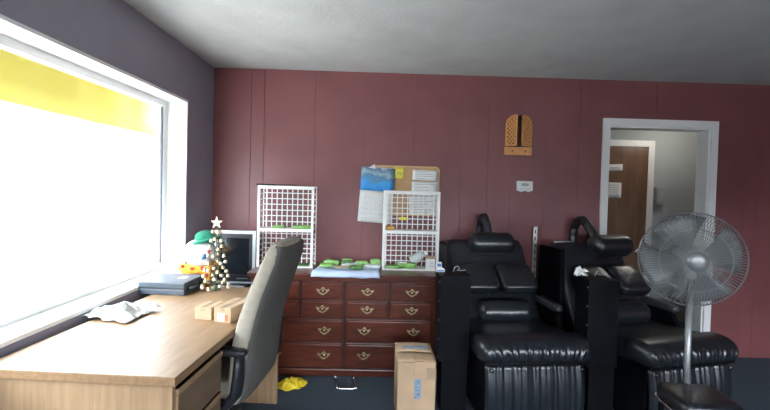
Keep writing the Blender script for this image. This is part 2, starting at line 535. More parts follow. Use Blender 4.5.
# unseen lamp, added to brighten the passage
hl = thing('added_passage_lamp', 'added round white ceiling lamp, unseen, brightening the passage', 'lamp', (3.2, 4.15, 2.3))
MB().lathe([(0.14, 0), (0.14, -0.02), (0.11, -0.05), (0.03, -0.065)], 24).build('added_lamp_shade', M['white'], hl)
ld = bpy.data.lights.new('passage_fill_light', 'POINT'); ld.energy = 6; ld.shadow_soft_size = 0.1; ld.color = (1.0, 0.93, 0.82)
lo = bpy.data.objects.new('passage_fill_light', ld); COL.objects.link(lo); lo.location = (3.2, 4.1, 2.15)

# outside
tag(bx('ground', M['asphalt'], None, -60, 60, -60, 60, -0.45, -0.30), kind='structure')
tag(bx('ground_pavement', M['pavement'], None, -8.9, XL - 0.23, -7, 14, -0.30, -0.25), kind='structure')
M['render'] = mat('added_building_render', (0.24, 0.235, 0.23), 0.9, 0.06, 1.5)
for nm_, lb_, loc_, rz_, ln_ in [('added_building', 'added building across the street outside the window, blocking low sky', (-9.0, 4.0, -0.25), 0, 22.0),
                                 ('added_building', 'added unseen building across the street behind the camera, blocking low sky', (1.5, -42.0, -0.25), 90, 70.0)]:
    b = thing(nm_, lb_, 'building', loc_, R(rz_), 'added buildings blocking low sky')  # buildings added to cut off low sky and darken the upper wall
    bx('wall', M['render'], b, -4.0, 0.0, -ln_ / 2, ln_ / 2, 0, 4.7)
    bx('parapet', M['render'], b, -4.05, 0.08, -ln_ / 2 - 0.05, ln_ / 2 + 0.05, 4.7, 4.95)
    for q in range(int(ln_ / 3.5)):
        yy = -ln_ / 2 + 2.0 + q * 3.5
        f = bx('window', M['alu'], b, 0.0, 0.04, yy - 0.7, yy + 0.7, 1.2, 2.6)
        bx('pane', M['screen'], f, 0.04, 0.05, yy - 0.62, yy + 0.62, 1.28, 2.52)
aw = thing('awning', 'yellow canvas awning hanging outside above the window', 'awning', (XL - 0.22, 2.05, 2.46))
MB().prism([(0.0, -0.01), (0.0, 0.01), (-0.26, -0.17), (-0.26, -0.19)], -1.9, 1.9, T(0, 0, 0) @ RZ(0), 'Y').build('canopy', M['yellow_paint'], aw)
va = MB()
va.grid(lambda u, v: (-0.26 + 0.006 * math.sin(u * 60), -1.9 + 3.8 * u, -0.18 - 0.46 * v), 90, 4)
va.build('valance', M['yellow_paint'], aw, solid=0.006)
for yy in (-1.85, 1.85):
    MB().tube([(0, yy, -0.45), (-0.25, yy, -0.20)], 0.012, 8).build('brace', M['alu'], aw)
for i, (bxx, byy) in enumerate([(-2.75, 3.0), (-2.75, 4.3)]):
    b = thing('bollard', ['yellow painted bollard outside nearer the desk end of the window', 'yellow painted bollard outside farther along the street'][i], 'bollard', (bxx, byy, -0.25), group='street bollards')
    MB().lathe([(0.13, 0), (0.13, 0.66), (0.12, 0.71), (0.07, 0.75), (0.0, 0.76)], 20).build('post', M['yellow_paint'], b)
    MB().lathe([(0.18, 0), (0.18, 0.03), (0.14, 0.04)], 20).build('foot_plate', M['steel'], b)

# ================================================================== DESK
desk = thing('office_desk', 'light oak laminate desk with drawers under the window', 'desk', (-0.688, 1.443, 0), R(-3.6))
DW, DL = 0.725, 1.285       # local: x from -DW to 0, y from 0 to DL
MB().box(-DW, 0.0, 0.0, DL, 0.715, 0.75, 0.004).build('desk_top', M['oak'], desk)
bx('end_panel', M['oakz'], desk, -DW + 0.02, -0.016, 0.012, 0.032, 0.0, 0.715, 0.002)
bx('end_panel', M['oakz'], desk, -DW + 0.02, -0.016, DL - 0.035, DL - 0.012, 0.0, 0.715, 0.002)
bx('pedestal_side', M['oakz'], desk, -DW + 0.02, -0.03, 0.40, 0.42, 0.03, 0.715, 0.002)
bx('modesty_panel', M['oakz'], desk, -DW + 0.02, -DW + 0.038, 0.032, DL - 0.035, 0.15, 0.715, 0.001)
bx('pedestal_base', M['oakz'], desk, -DW + 0.04, -0.05, 0.032, 0.40, 0.03, 0.06)
for i, (z0, z1) in enumerate([(0.515, 0.690), (0.335, 0.505), (0.07, 0.325)]):
    dr = bx('drawer', M['oakdark'], desk, -0.032, -0.012, 0.045, 0.398, z0, z1, 0.002)
    bx('drawer_edge', M['oakz'], dr, -0.034, -0.006, 0.036, 0.402, z1 - 0.022, z1, 0.004)
    bx('drawer_edge', M['oakz'], dr, -0.034, -0.008, 0.034, 0.046, z0, z1 - 0.022, 0.002)

# things on the desk
cs = thing('equipment_case', 'dark slate plastic carrying case with handle lying on desk by the window', 'case', (-1.283, 2.505, 0.7505), R(-3.0))
MB().box(-0.15, 0.138, 0.0, 0.262, 0.0, 0.036, 0.006).build('case_bottom', M['case'], cs)
lidc = MB().box(-0.15, 0.138, 0.0, 0.262, 0.039, 0.076, 0.007).build('case_lid', M['case'], cs)
bx('label', M['paper'], lidc, 0.03, 0.075, 0.12, 0.18, 0.0761, 0.0768)
MB().box(-0.148, 0.136, 0.002, 0.260, 0.035, 0.040).build('seam', M['blackplastic'], cs)
MB().tube([(0.133, 0.05, 0.038), (0.158, 0.052, 0.038), (0.162, 0.065, 0.038), (0.162, 0.095, 0.038), (0.158, 0.108, 0.038), (0.133, 0.11, 0.038)], 0.009, 8).build('handle', M['case'], cs)
for yy in (0.03, 0.20):
    bx('latch', M['blackplastic'], cs, 0.135, 0.144, yy - 0.015, yy + 0.015, 0.02, 0.056, 0.002)

# crumpled paper bag / papers at the left
def crumple(seed, sx, sy, h, nu=14, nv=10):
    def fn(u, v):
        q = Vector((u * 2.3 + seed, v * 2.3, seed * 0.7))
        e = min(u, 1 - u, v, 1 - v)
        return ((u - 0.5) * sx + 0.02 * noise.noise(q * 2), (v - 0.5) * sy + 0.02 * noise.noise(q * 2 + Vector((9, 0, 0))),
                0.006 + h * abs(noise.noise(q * 1.4)) * (0.5 + min(1, e * 5)) + h * 0.35 * min(1, e * 3))
    return fn
pb = MB().grid(crumple(3.1, 0.26, 0.22, 0.055), 16, 12, None, False).build('paper_sheet', mat('grey_white_paper', (0.42, 0.42, 0.40), 0.8, 0.1, 20), None, solid=0.002)
place(pb, (-1.29, 2.12, 0.7515), 0, 0, R(-12))
tag(pb, 'crumpled white paper lying on the desk near the window sill', 'paper')

for i, (nm, lb, x, y, rz, sx, sy, sz) in enumerate([
        ('small_carton', 'small plain brown carton on the desk', -0.845, 2.125, -8, 0.088, 0.12, 0.062),
        ('small_carton', 'longer small brown carton with red and white sticker on the desk beside the grey chair', -0.721, 2.120, -14, 0.092, 0.19, 0.074)]):
    b = thing(nm, lb, 'box', (x, y, 0.7505), R(rz), 'small cartons on the desk')
    bx('body', M['cardboard'], b, -sx / 2, sx / 2, -sy / 2, sy / 2, 0, sz, 0.002)
    bx('tape', M['cleartape'], b, -0.012, 0.012, -sy / 2 - 0.0006, sy / 2 + 0.0006, sz - 0.02, sz + 0.0008)
    if i == 1:
        s_ = bx('sticker', M['paper'], b, -0.025, 0.012, -sy / 2 - 0.0012, -sy / 2, 0.008, 0.045)
        bx('sticker_mark', M['red'], s_, 0.014, 0.032, -sy / 2 - 0.0014, -sy / 2, 0.010, 0.040)
        bx('sticker_mark', M['print'], s_, -0.020, -0.008, -sy / 2 - 0.0018, -sy / 2 - 0.001, 0.018, 0.034)
        bx('sticker_mark', M['print'], s_, -0.004, 0.007, -sy / 2 - 0.0018, -sy / 2 - 0.001, 0.018, 0.034)

# little golden christmas tree
tree = thing('tabletop_christmas_tree', 'small golden bauble christmas tree with a star at the back of the desk', 'christmas tree', (-1.02, 2.655, 0.7505))
MB().lathe([(0.032, 0), (0.032, 0.012), (0.02, 0.022), (0.012, 0.03)], 16).build('base', M['pine_green'], tree)
MB().tube([(0, 0, 0.02), (0, 0, 0.40)], [0.006, 0.003], 8).build('trunk', M['pine_green'], tree)
rnd = random.Random(4)
br = MB(); spots = []
for lv in range(8):
    z = 0.030 + lv * 0.048
    rad = 0.076 * (1 - lv / 9.0) + 0.008
    n = max(3, 8 - lv)
    for q in range(n):
        a = 2 * math.pi * (q + 0.5 * (lv % 2)) / n + rnd.uniform(-.2, .2)
        tip = (rad * math.cos(a), rad * math.sin(a), z + 0.012 + rnd.uniform(-.008, .008))
        br.tube([(0, 0, z + 0.03), (tip[0] * .6, tip[1] * .6, z + 0.03), tip], [0.0025, 0.002, 0.0015], 5)
        spots.append(tip)
br.build('twigs', M['pine_green'], tree)['kind'] = 'stuff'
bell = bpy.data.meshes.new('bauble')
tmp = MB().lathe([(0.0005, 0.012), (0.006, 0.011), (0.010, 0.004), (0.0115, -0.004), (0.0135, -0.010), (0.010, -0.011), (0.0005, -0.009)], 10).build('bauble', M['gold'], tree)
tmp2 = MB().sellip((0, 0, 0), (0.0125, 0.0125, 0.0125), 1, 1, 10, 8).build('bauble', M['goldpale'], tree)
for q, tp in enumerate(spots):
    if q == 0: o = tmp
    elif q == 1: o = tmp2
    else:
        o = (tmp, tmp2)[q % 2].copy(); COL.objects.link(o); o.parent = tree
    o.location = (tp[0], tp[1], tp[2] - 0.010)
star = [((0.040 if q % 2 == 0 else 0.014) * math.sin(q * math.pi / 5), (0.040 if q % 2 == 0 else 0.014) * math.cos(q * math.pi / 5)) for q in range(10)]
MB().prism(star, -0.004, 0.004, T(0, 0, 0.43)).build('star', M['goldpale'], tree)

# side table in the corner (carries snowman and monitor)
st = thing('corner_table', 'low dark wooden table in the corner behind the desk', 'table', (-1.195, 3.2, 0))
bx('table_top', M['cherrydark'], st, -0.225, 0.215, -0.38, 0.40, 0.575, 0.60, 0.004)
for sx in (-0.20, 0.16):
    for sy in (-0.36, 0.35):
        bx('leg', M['cherrydark'], st, sx, sx + 0.03, sy, sy + 0.03, 0, 0.575, 0.003)

# snowman plush
sm = thing('snowman_plush', 'white snowman plush with green hat and orange spotted scarf beside the window', 'plush toy', (-1.255, 2.955, 0.600), R(8))
MB().sellip((0, 0, 0.135), (0.115, 0.10, 0.135), 0.9, 1, 24, 14).build('body', M['plushwhite'], sm)
hd = MB().sellip((0.01, -0.01, 0.335), (0.110, 0.095, 0.100), 0.95, 1, 24, 14).build('head', M['plushwhite'], sm)
for ex in (0.035, 0.075):
    MB().sellip((ex + 0.005, -0.088 + (0.012 if ex > 0.05 else 0), 0.355), (0.012, 0.008, 0.014), 1, 1, 10, 8).build('eye', M['plushred'], hd)
MB().lathe([(0.018, 0), (0.012, 0.035), (0.001, 0.065)], 10, T(0.06, -0.09, 0.325) @ RY(25) @ RX(100)).build('nose', M['plushblue'], hd)
hat = MB().sellip((0.045, 0.0, 0.445), (0.075, 0.068, 0.050), 0.9, 1, 20, 12).build('hat', M['plushgreen'], sm)
MB().lathe([(0.078, 0.0), (0.100, -0.008), (0.103, 0.004), (0.078, 0.014)], 24, T(0.045, -0.002, 0.425) @ RY(-14)).build('hat_brim', M['plushgreen'], hat)
sc = MB()
sc.tube([(0.105 * math.cos(a), -0.005 + 0.095 * math.sin(a), 0.232 + 0.01 * math.sin(a * 2)) for a in [q * math.pi / 10 for q in range(21)]], 0.032, 10, flat=0.9)
sc.sellip((-0.055, -0.105, 0.20), (0.034, 0.014, 0.07), 0.5, 0.6, 14, 10, None, T(-0.055, -0.105, 0.20) @ RY(28) @ T(0.055, 0.105, -0.20))
sc.sellip((0.075, -0.10, 0.19), (0.034, 0.014, 0.07), 0.5, 0.6, 14, 10)
scarf = sc.build('scarf', M['plushorange'], sm)
for (dx, dy, dz) in [(-0.075, -0.115, 0.26), (-0.01, -0.132, 0.248), (0.055, -0.123, 0.25), (0.08, -0.114, 0.20), (0.07, -0.114, 0.15), (-0.06, -0.118, 0.20), (0.03, -0.12, 0.225)]:
    MB().sellip((dx, dy, dz), (0.014, 0.006, 0.013), 1, 1, 10, 6).build('spot', M['plushred'], scarf)
MB().sellip((-0.115, -0.02, 0.185), (0.055, 0.035, 0.06), 0.8, 1, 14, 10).build('arm', M['plushwhite'], sm)

# monitor in the corner
tv = thing('monitor', 'black screen monitor with silver casing standing in the corner beside the dresser', 'monitor', (-1.135, 3.34, 0.6005))
c = MB()
for (a, b, z0, z1) in [(-0.165, -0.140, 0.03, 0.455), (0.140, 0.165, 0.03, 0.455), (-0.140, 0.140, 0.430, 0.455), (-0.140, 0.140, 0.03, 0.045)]:
    c.box(a, b, 0.0, 0.05, z0, z1, 0.002)
c.build('casing', M['silver'], tv)
c = MB()
for (a, b, z0, z1) in [(-0.140, -0.112, 0.045, 0.43), (0.112, 0.140, 0.045, 0.43), (-0.112, 0.112, 0.395, 0.43), (-0.112, 0.112, 0.045, 0.10)]:
    c.box(a, b, 0.004, 0.05, z0, z1, 0.002)
c.box(-0.13, 0.13, 0.05, 0.10, 0.06, 0.42, 0.01)
c.build('bezel', M['blackplastic'], tv)
bx('screen', M['screen'], tv, -0.112, 0.112, 0.014, 0.03, 0.10, 0.395)
for q in range(5):
    bx('button', M['silver'], tv, 0.02 + q * 0.018, 0.030 + q * 0.018, 0.001, 0.005, 0.068, 0.074)
bx('stand', M['silver'], tv, -0.09, 0.09, -0.03, 0.12, 0.0, 0.014, 0.003)
bx('neck', M['blackplastic'], tv, -0.03, 0.03, 0.05, 0.08, 0.012, 0.08)

# ================================================================== DRESSER
dz_top = 0.775
dr0 = thing('dresser', 'dark cherry wood dresser with many brass handled drawers against the back wall', 'dresser', (-0.225, 3.12, 0))
bx('body', M['cherrydark'], dr0, -0.695, 0.695, 0.012, 0.47, 0.03, 0.73, 0.003)
bx('dresser_top', M['cherry'], dr0, -0.735, 0.735, -0.030, 0.485, 0.748, dz_top, 0.006)
bx('cornice', M['cherry'], dr0, -0.715, 0.715, -0.012, 0.475, 0.716, 0.748, 0.006)
bx('plinth', M['cherry'], dr0, -0.715, 0.715, -0.014, 0.475, 0.0, 0.055, 0.008)
for xx in (-0.69, 0.675):
    bx('pilaster', M['cherry'], dr0, xx - 0.012, xx + 0.022, -0.002, 0.02, 0.055, 0.716, 0.004)

plate_pts = []
half = [(0.0, -0.024), (0.012, -0.021), (0.018, -0.012), (0.030, -0.013), (0.034, -0.004), (0.046, 0.004), (0.049, 0.016), (0.040, 0.012), (0.031, 0.014), (0.024, 0.009), (0.016, 0.012), (0.010, 0.022), (0.0, 0.027)]
plate_pts = half + [(-x, z) for x, z in half[-2:0:-1]]


pull_proto = None


def add_pull(parent, x, z, y):
    global pull_proto
    if pull_proto is None:
        pp = [(x_ * 1.0, z_ * 1.2) for x_, z_ in plate_pts]
        q0 = frame_ring(pp, [(x_ * 0.80, z_ * 0.62) for x_, z_ in pp], -0.004, 0.0)
        q0.sellip((0, -0.003, 0.004), (0.008, 0.004, 0.010), 1, 1, 10, 6)
        for sx in (-0.030, 0.030):
            q0.sellip((sx, -0.003, 0.005), (0.008, 0.004, 0.008), 1, 1, 10, 6)
        a = q0.build('pull_plate', M['brass'], parent)
        q = MB()
        q.tube([(-0.030 * math.cos(t_), -0.006 - 0.018 * math.sin(t_), 0.004 - 0.020 * math.sin(t_)) for t_ in [math.pi * j / 12 for j in range(13)]], 0.0028, 6)
        for sx in (-0.030, 0.030):
            q.lathe([(0.006, 0), (0.007, 0.006), (0.003, 0.012)], 8, T(sx, -0.003, 0.005) @ RX(90))
        b = q.build('pull_handle', M['brass'], parent)
        pull_proto = (a, b)
    else:
        a = pull_proto[0].copy(); b = pull_proto[1].copy()
        COL.objects.link(a); COL.objects.link(b); a.parent = parent; b.parent = parent
    a.location = (x, y, z); b.location = (x, y, z)


def drawer(x0, x1, z0, z1, pulls):
    m_ = MB()
    y0 = -0.010
    m_.box(x0, x1, -0.004, 0.02, z0, z1, 0.003)
    m_.box(x0 + 0.012, x1 - 0.012, y0, -0.002, z0 + 0.012, z1 - 0.012, 0.005)
    d = m_.build('drawer', M['cherry'], dr0)
    for px in pulls:
        add_pull(d, px, (z0 + z1) / 2, y0)
    return d


cols4 = [(-0.665, -0.343), (-0.325, -0.012), (0.012, 0.325), (0.343, 0.665)]
for (z0, z1) in [(0.577, 0.708), (0.442, 0.570)]:
    for (a, b) in cols4:
        drawer(a, b, z0, z1, [(a + b) / 2])
for (z0, z1) in [(0.258, 0.432), (0.064, 0.250)]:
    drawer(-0.665, -0.012, z0, z1, [-0.52, -0.15])
    drawer(0.012, 0.665, z0, z1, [0.15, 0.52])


# ------------------------------------------------------------------ wire racks on the dresser
def wire_rack(label, x0, x1, y0, y1, zb, zt, zm):
    r = thing('wire_rack', label, 'rack', ((x0 + x1) / 2, y0, zb), group='white wire racks on the dresser')
    w = (x1 - x0) / 2; d = y1 - y0; hh = zt - zb; mm = zm - zb
    for sx in (-1, 1):
        a, b = sorted((sx * w, sx * (w - 0.020)))
        bx('front_post', M['wire'], r, a, b, 0, 0.022, 0, hh, 0.002)
        a, b = sorted((sx * w, sx * (w - 0.008)))
        bx('back_post', M['wire'], r, a, b, d - 0.008, d, 0, hh, 0.001)
        s_ = MB()
        n = 14
        for q in range(n):
            z = 0.03 + (hh - 0.05) * q / (n - 1)
            s_.box(sx * (w - 0.004) - 0.003, sx * (w - 0.004) + 0.003, 0.016, d - 0.008, z - 0.003, z + 0.003)
        s_.build('side_grid', M['wire'], r)
    for (a, b, nm) in [(0, 0.010, 'shelf'), (mm - 0.010, mm, 'shelf')]:
        s_ = MB()
        s_.box(-w + 0.02, w - 0.02, 0.004, d - 0.008, a, b)
        s_.build(nm, M['wire'], r)
    for z in (hh - 0.026, mm - 0.022):
        bx('front_rail', M['wire'], r, -w + 0.02, w - 0.02, -0.001, 0.014, z, z + 0.026, 0.002)
    bx('top_frame', M['wire'], r, -w + 0.008, w - 0.008, d - 0.010, d, hh - 0.012, hh, 0.001)
    tp = MB()
    for q in range(9):
        xx = -w + 0.03 + (2 * w - 0.06) * q / 8
        tp.box(xx - 0.002, xx + 0.002, 0.014, d - 0.01, hh - 0.006, hh - 0.002)
    tp.build('top_grid', M['wire'], r)
    for (za, zb_) in [(0.010, mm - 0.012), (mm, hh - 0.012)]:
        g = MB()
        for q in range(10):
            xx = -w + 0.03 + (2 * w - 0.06) * q / 9
            th = 0.0055 if q in (0, 9) else 0.0036
            g.box(xx - th, xx + th, d - 0.007, d - 0.002, za, zb_)
        nr = 7
        for q in range(1, nr):
            z = za + (zb_ - za) * q / nr
            g.box(-w + 0.008, w - 0.008, d - 0.010, d - 0.006, z - 0.0036, z + 0.0036)
        g.build('back_grid', M['wire'], r)
    return r


ZD = dz_top + 0.0005
wire_rack('white two tier wire rack beside the monitor, behind the grey chair', -0.950, -0.505, 3.30, 3.465, ZD, 1.425, 1.082)
wire_rack('white two tier wire rack in front of the corkboard', 0.048, 0.500, 3.30, 3.465, ZD, 1.410, 1.090)


def pack(name, label, cat, m, loc, size, rz=0, seed=0, group=None, wob=0.25, card=None):
    # a soft flattened packet
    def fn(p):
        k_ = 1 + wob * noise.noise(p * 25 + Vector((seed, 0, 0)))
        return Vector((p.x, p.y, p.z * k_))
    o = thing(name, label, cat, loc, R(rz), group)
    MB().sellip((0, 0, size[2] / 2), (size[0] / 2, size[1] / 2, size[2] / 2), 0.6, 0.3, 20, 10, fn).build('packet', m, o)
    if card:
        bx('header_card', card, o, -size[0] * 0.38, size[0] * 0.38, -size[1] * 0.30, size[1] * 0.05, size[2] * 0.80, size[2] * 1.04, 0.001)
    return o


# rack 1 contents
g1 = 'green items in the left rack'
pack('green_packet', 'short green packet on the upper tier of the rack by the monitor', 'packet', M['green'], (-0.80, 3.37, 1.0830), (0.10, 0.07, 0.022), 5, 1)
pack('green_packet', 'long bright green packet on the upper tier of the rack by the monitor', 'packet', M['green'], (-0.605, 3.37, 1.0830), (0.16, 0.07, 0.028), -3, 2)
gm = MB().grid(lambda u, v: ((u - .5) * 0.37, (v - .5) * 0.13, 0.0015 + 0.003 * noise.noise(Vector((u * 5, v * 5, 2)))), 12, 6).build('green_mat', M['greendark'], None, solid=0.002)
place(gm, (-0.7275, 3.375, ZD + 0.0125)); gm.data.materials[0] = mat('green_mat', (0.10, 0.24, 0.08), 0.7, 0.4, 30)
tag(gm, 'green sheet lining the bottom tier of the rack by the monitor', 'sheet')
# black stick on top of rack 1
bs = thing('black_stick', 'thin black stick lying on top of the rack by the monitor', 'stick', (-0.86, 3.40, 1.4258), R(2))
MB().tube([(-0.13, 0, 0.006), (0.02, 0, 0.006)], 0.006, 8).build('handle', M['blackplastic'], bs)
MB().tube([(0.02, 0, 0.006), (0.20, 0, 0.006)], 0.0035, 8).build('shaft', M['blackplastic'], bs)

# rack 2 contents
pack('orange_packet', 'small orange packet at the left of the upper tier of the rack before the corkboard', 'packet', mat('orange_packet', (0.62, 0.36, 0.08), 0.5, 0.2, 30), (0.105, 3.37, 1.0910), (0.07, 0.06, 0.035), 10, 3)
yl = thing('yellow_tag', 'bright yellow tag hooked on the wire of the rack before the corkboard', 'tag', (0.215, 3.448, 1.18))
bx('card', M['yellow_note'], yl, -0.036, 0.036, -0.003, 0.0, -0.012, 0.012, 0.001)
MB().tube([(0, -0.002, 0.010), (0, 0.003, 0.018), (0, 0.012, 0.016)], 0.0014, 6).build('hook', M['steel'], yl)
for i, (lb, x, y, rz, sz) in enumerate([
        ('flat green blister pack on the bottom tier of the rack, leftmost', 0.135, 3.345, 4, (0.12, 0.075, 0.024)),
        ('green blister pack on the bottom tier of the rack, second from the left', 0.215, 3.385, -6, (0.09, 0.07, 0.040)),
        ('green blister pack leaning in the bottom tier beside the clear bottle', 0.285, 3.355, -20, (0.085, 0.085, 0.045))]):
    pack('blister_pack', lb, 'packet', M['green'], (x, y, ZD + 0.0105), sz, rz, 5 + i, None, 0.4, M['greendark'] if i != 1 else M['paper'])
bt = thing('clear_bottle', 'clear plastic bottle lying in the bottom tier of the rack', 'bottle', (0.345, 3.43, ZD + 0.0105))
MB().lathe([(0.001, 0), (0.036, 0.002), (0.040, 0.01), (0.040, 0.09), (0.034, 0.11), (0.014, 0.125), (0.014, 0.14)], 18, T(-0.035, -0.01, 0.06) @ RY(62) @ T(0, 0, -0.03)).build('body', M['clear'], bt)
MB().lathe([(0.017, 0.135), (0.017, 0.16), (0.001, 0.161)], 14, T(-0.035, -0.01, 0.06) @ RY(62) @ T(0, 0, -0.03)).build('cap', M['paper'], bt)
wbx = thing('small_white_box', 'small white carton with tan lid at the right of the bottom rack tier', 'box', (0.437, 3.335, ZD + 0.0105), R(-4))
bx('body', M['paper'], wbx, -0.036, 0.036, -0.03, 0.05, 0, 0.082, 0.002)
bx('lid', M['tan'], wbx, -0.037, 0.037, -0.031, 0.051, 0.082, 0.094, 0.002)
for q in range(4):
    bx('print_line', M['print'], wbx, -0.005, 0.028, -0.0308, -0.0300, 0.020 + q * 0.014, 0.025 + q * 0.014)

# pale blue cloth with packets between the racks
def clothfn(u, v):
    x = -0.452 + 0.482 * u - (1 - u) * 0.03 * (1 - v)
    y = 3.098 + 0.31 * v + 0.010 * noise.noise(Vector((u * 4, v, 1)))
    z = 0.010 + 0.006 * noise.noise(Vector((u * 6, v * 4, 3))) + 0.004 * math.sin(v * 9)
    z = max(z, 0.004)
    if v < 0.12:
        y = 3.083 - 0.002 * noise.noise(Vector((u * 9, 0, 5)))
        z = z - (0.12 - v) / 0.12 * 0.030
    return (x, y, ZD + z)
cloth = MB().grid(clothfn, 26, 14).build('folded_cloth', M['bluecloth'], None, solid=0.006)
tag(cloth, 'pale blue folded cloth spread on the dresser between the two racks', 'cloth')
zc = ZD + 0.019
gp = 'green packets on the blue cloth'
items = [
    ('green_packet', 'green packet at the front left of the blue cloth', M['green'], -0.385, 3.27, 8, (0.12, 0.07, 0.030), None),
    ('green_packet', 'green packet behind another at the left of the blue cloth', M['green'], -0.36, 3.37, -4, (0.13, 0.06, 0.042), M['greendark']),
    ('green_packet', 'grey green packet at the middle back of the blue cloth', M['greendark'], -0.235, 3.37, 3, (0.10, 0.06, 0.050), M['green']),
    ('green_packet', 'flat bright green packet right of the middle back of the blue cloth', M['green'], -0.115, 3.37, 0, (0.11, 0.06, 0.038), None),
    ('green_packet', 'bright green packet at the right back corner of the blue cloth', M['green'], -0.005, 3.365, 6, (0.09, 0.06, 0.055), None),
    ('dark_green_packet', 'black and green packet at the front middle of the blue cloth', M['greendark'], -0.155, 3.215, 14, (0.105, 0.07, 0.032), M['green']),
    ('clear_bag', 'clear plastic bag of small parts at the right of the blue cloth', M['clear'], -0.03, 3.28, -5, (0.14, 0.07, 0.028), None),
    ('clear_bag', 'clear plastic bag at the back left of the middle of the blue cloth', M['clear'], -0.20, 3.30, 8, (0.16, 0.05, 0.030), None),
]
for i, (nm, lb, m_, x, y, rz, sz, cd) in enumerate(items):
    pack(nm, lb, 'bag' if 'clear' in nm else 'packet', m_, (x, y, zc), sz, rz, 20 + i, None, 0.35, cd)
cb = thing('tan_card_tray', 'shallow curved tan card tray on the blue cloth', 'tray', (-0.275, 3.235, zc), R(-4))
MB().grid(lambda u, v: ((u - .5) * 0.15, (v - .5) * 0.05, 0.002 + 0.016 * (2 * abs(u - .5)) ** 2 + 0.012 * (2 * abs(v - .5)) ** 2), 12, 6).build('tray', M['tan'], cb, solid=0.002)
bx('label', M['paper'], cb, -0.04, 0.04, -0.018, 0.014, 0.0045, 0.006)

# ================================================================== ON THE BACK WALL
YW = YB - 0.003
ck = thing('corkboard', 'cork notice board with pale wooden rim on the maroon wall', 'corkboard', (0.247, YW, 1.41))
MB().prism(rrect(-0.282, 0.282, -0.212, 0.212, 0.03), -0.010, 0.0).build('cork', M['cork'], ck)
frame_ring(rrect(-0.287, 0.287, -0.217, 0.217, 0.035), rrect(-0.275, 0.275, -0.205, 0.205, 0.026), -0.016, 0.0).build('rim', M['corkframe'], ck)
for (a, b) in [(-0.12, 0.19), (0.10, 0.19), (0.255, 0.19), (0.258, 0.02)]:
    MB().sellip((a, -0.013, b), (0.005, 0.004, 0.005), 1, 1, 8, 6).build('pin', M['print'], ck)


def sheet(name, label, cat, x0, x1, z0, z1, y, rz=0, m=None, lines=0):
    o = thing(name, label, cat, ((x0 + x1) / 2, y, (z0 + z1) / 2))
    o.rotation_euler = (0, R(rz), 0)
    w, hh = (x1 - x0) / 2, (z1 - z0) / 2
    MB().grid(lambda u, v: ((u * 2 - 1) * w, -0.001 - 0.003 * (1 - v) * math.sin(u * 3), (v * 2 - 1) * hh), 6, 4).build('page', m or M['paper'], o, solid=0.0012)
    if lines:
        rn = random.Random(len(label))
        for q in range(lines):
            zz = hh - (q + 1) * 2 * hh / (lines + 1)
            bx('print_line', M['print'], o, -w * 0.8, w * rn.uniform(0.0, 0.8), -0.0062, -0.0052, zz - 0.002, zz + 0.002)
    return o


YC = YW - 0.0165
sheet('note_paper', 'white typed slip pinned at the upper right of the corkboard', 'paper', 0.298, 0.515, 1.505, 1.594, YC, 1, None, 4)
sheet('note_paper', 'white paper with table just under the slip, behind the top of the rack', 'paper', 0.292, 0.520, 1.395, 1.495, YC - 0.003, 0, None, 3)
sheet('note_paper', 'large printed sheet on the corkboard seen through the wire rack', 'paper', 0.275, 0.515, 1.205, 1.390, YC - 0.002, -2, None, 7)
yn = sheet('yellow_note', 'yellow square note with green print pinned to the corkboard', 'note', 0.125, 0.222, 1.518, 1.612, YC, 1.5, M['yellow_note'])
tx = MB(); text_mesh(tx, '70', 0.045, T(0.01, -0.0062, -0.01))
tx.build('note_print', M['green_print'], yn)

cal = thing('wall_calendar', 'wall calendar with blue mountain lake picture hanging left of the corkboard', 'calendar', (-0.012, YC - 0.004, 1.372))
cal.rotation_euler = (0, R(3.2), 0)
MB().grid(lambda u, v: (-0.145 + 0.29 * u, -0.012 * math.sin(v * math.pi) * 0.4, -0.245 + 0.275 * v), 6, 8).build('month_page', M['paper'], cal, solid=0.0012)
pic = MB().grid(lambda u, v: (-0.145 + 0.29 * u, -0.002 - 0.006 * math.sin(v * 3.0), -0.105 + 0.205 * v), 6, 8).build('picture_page', M['photo'], cal, solid=0.0012)
pic.location = (0, -0.003, 0.135)
gr = MB()
for q in range(8):
    x = -0.13 + 0.26 * q / 7
    gr.box(x - 0.0008, x + 0.0008, -0.0085, -0.0070, -0.235, 0.0)
for q in range(6):
    z = -0.235 + 0.205 * q / 5
    gr.box(-0.13, 0.13, -0.0085, -0.0070, z - 0.0008, z + 0.0008)
gr.build('date_grid', mat('pale_grey_rule', (0.55, 0.57, 0.60), 0.9), cal)['kind'] = 'stuff'
nm = MB(); dd = 1
for rr in range(5):
    for cc in range(7):
        if (rr == 0 and cc < 2) or dd > 31: continue
        text_mesh(nm, str(dd), 0.022, T(-0.13 + 0.26 * (cc + 0.5) / 7, -0.0088, -0.030 - 0.205 * (rr + 0.45) / 5)); dd += 1
nm.build('date_numbers', M['print'], cal)['kind'] = 'stuff'
MB().prism([(-0.09, 0.225), (-0.035, 0.262), (-0.025, 0.225)], -0.014, -0.012).build('hanging_flap', M['paper'], cal)

# thermostat
th = thing('thermostat', 'white programmable thermostat with small screen on the maroon wall', 'thermostat', (1.281, YW, 1.478))
MB().box(-0.070, 0.070, -0.028, 0.0, -0.042, 0.046, 0.006).build('body', M['thermo'], th)
bx('display', M['lcd'], th, -0.030, 0.032, -0.0295, -0.026, 0.002, 0.026, 0.001)
nmb = MB(); text_mesh(nmb, '70', 0.020, T(0.0, -0.0298, 0.014)); nmb.build('digits', M['print'], th)
for q in range(4):
    bx('button', M['print'], th, -0.045 + q * 0.026, -0.033 + q * 0.026, -0.030, -0.027, -0.024, -0.018, 0.001)
for q in (-0.04, 0.02):
    bx('foot', M['thermo'], th, q, q + 0.03, -0.020, -0.004, -0.050, -0.040, 0.002)

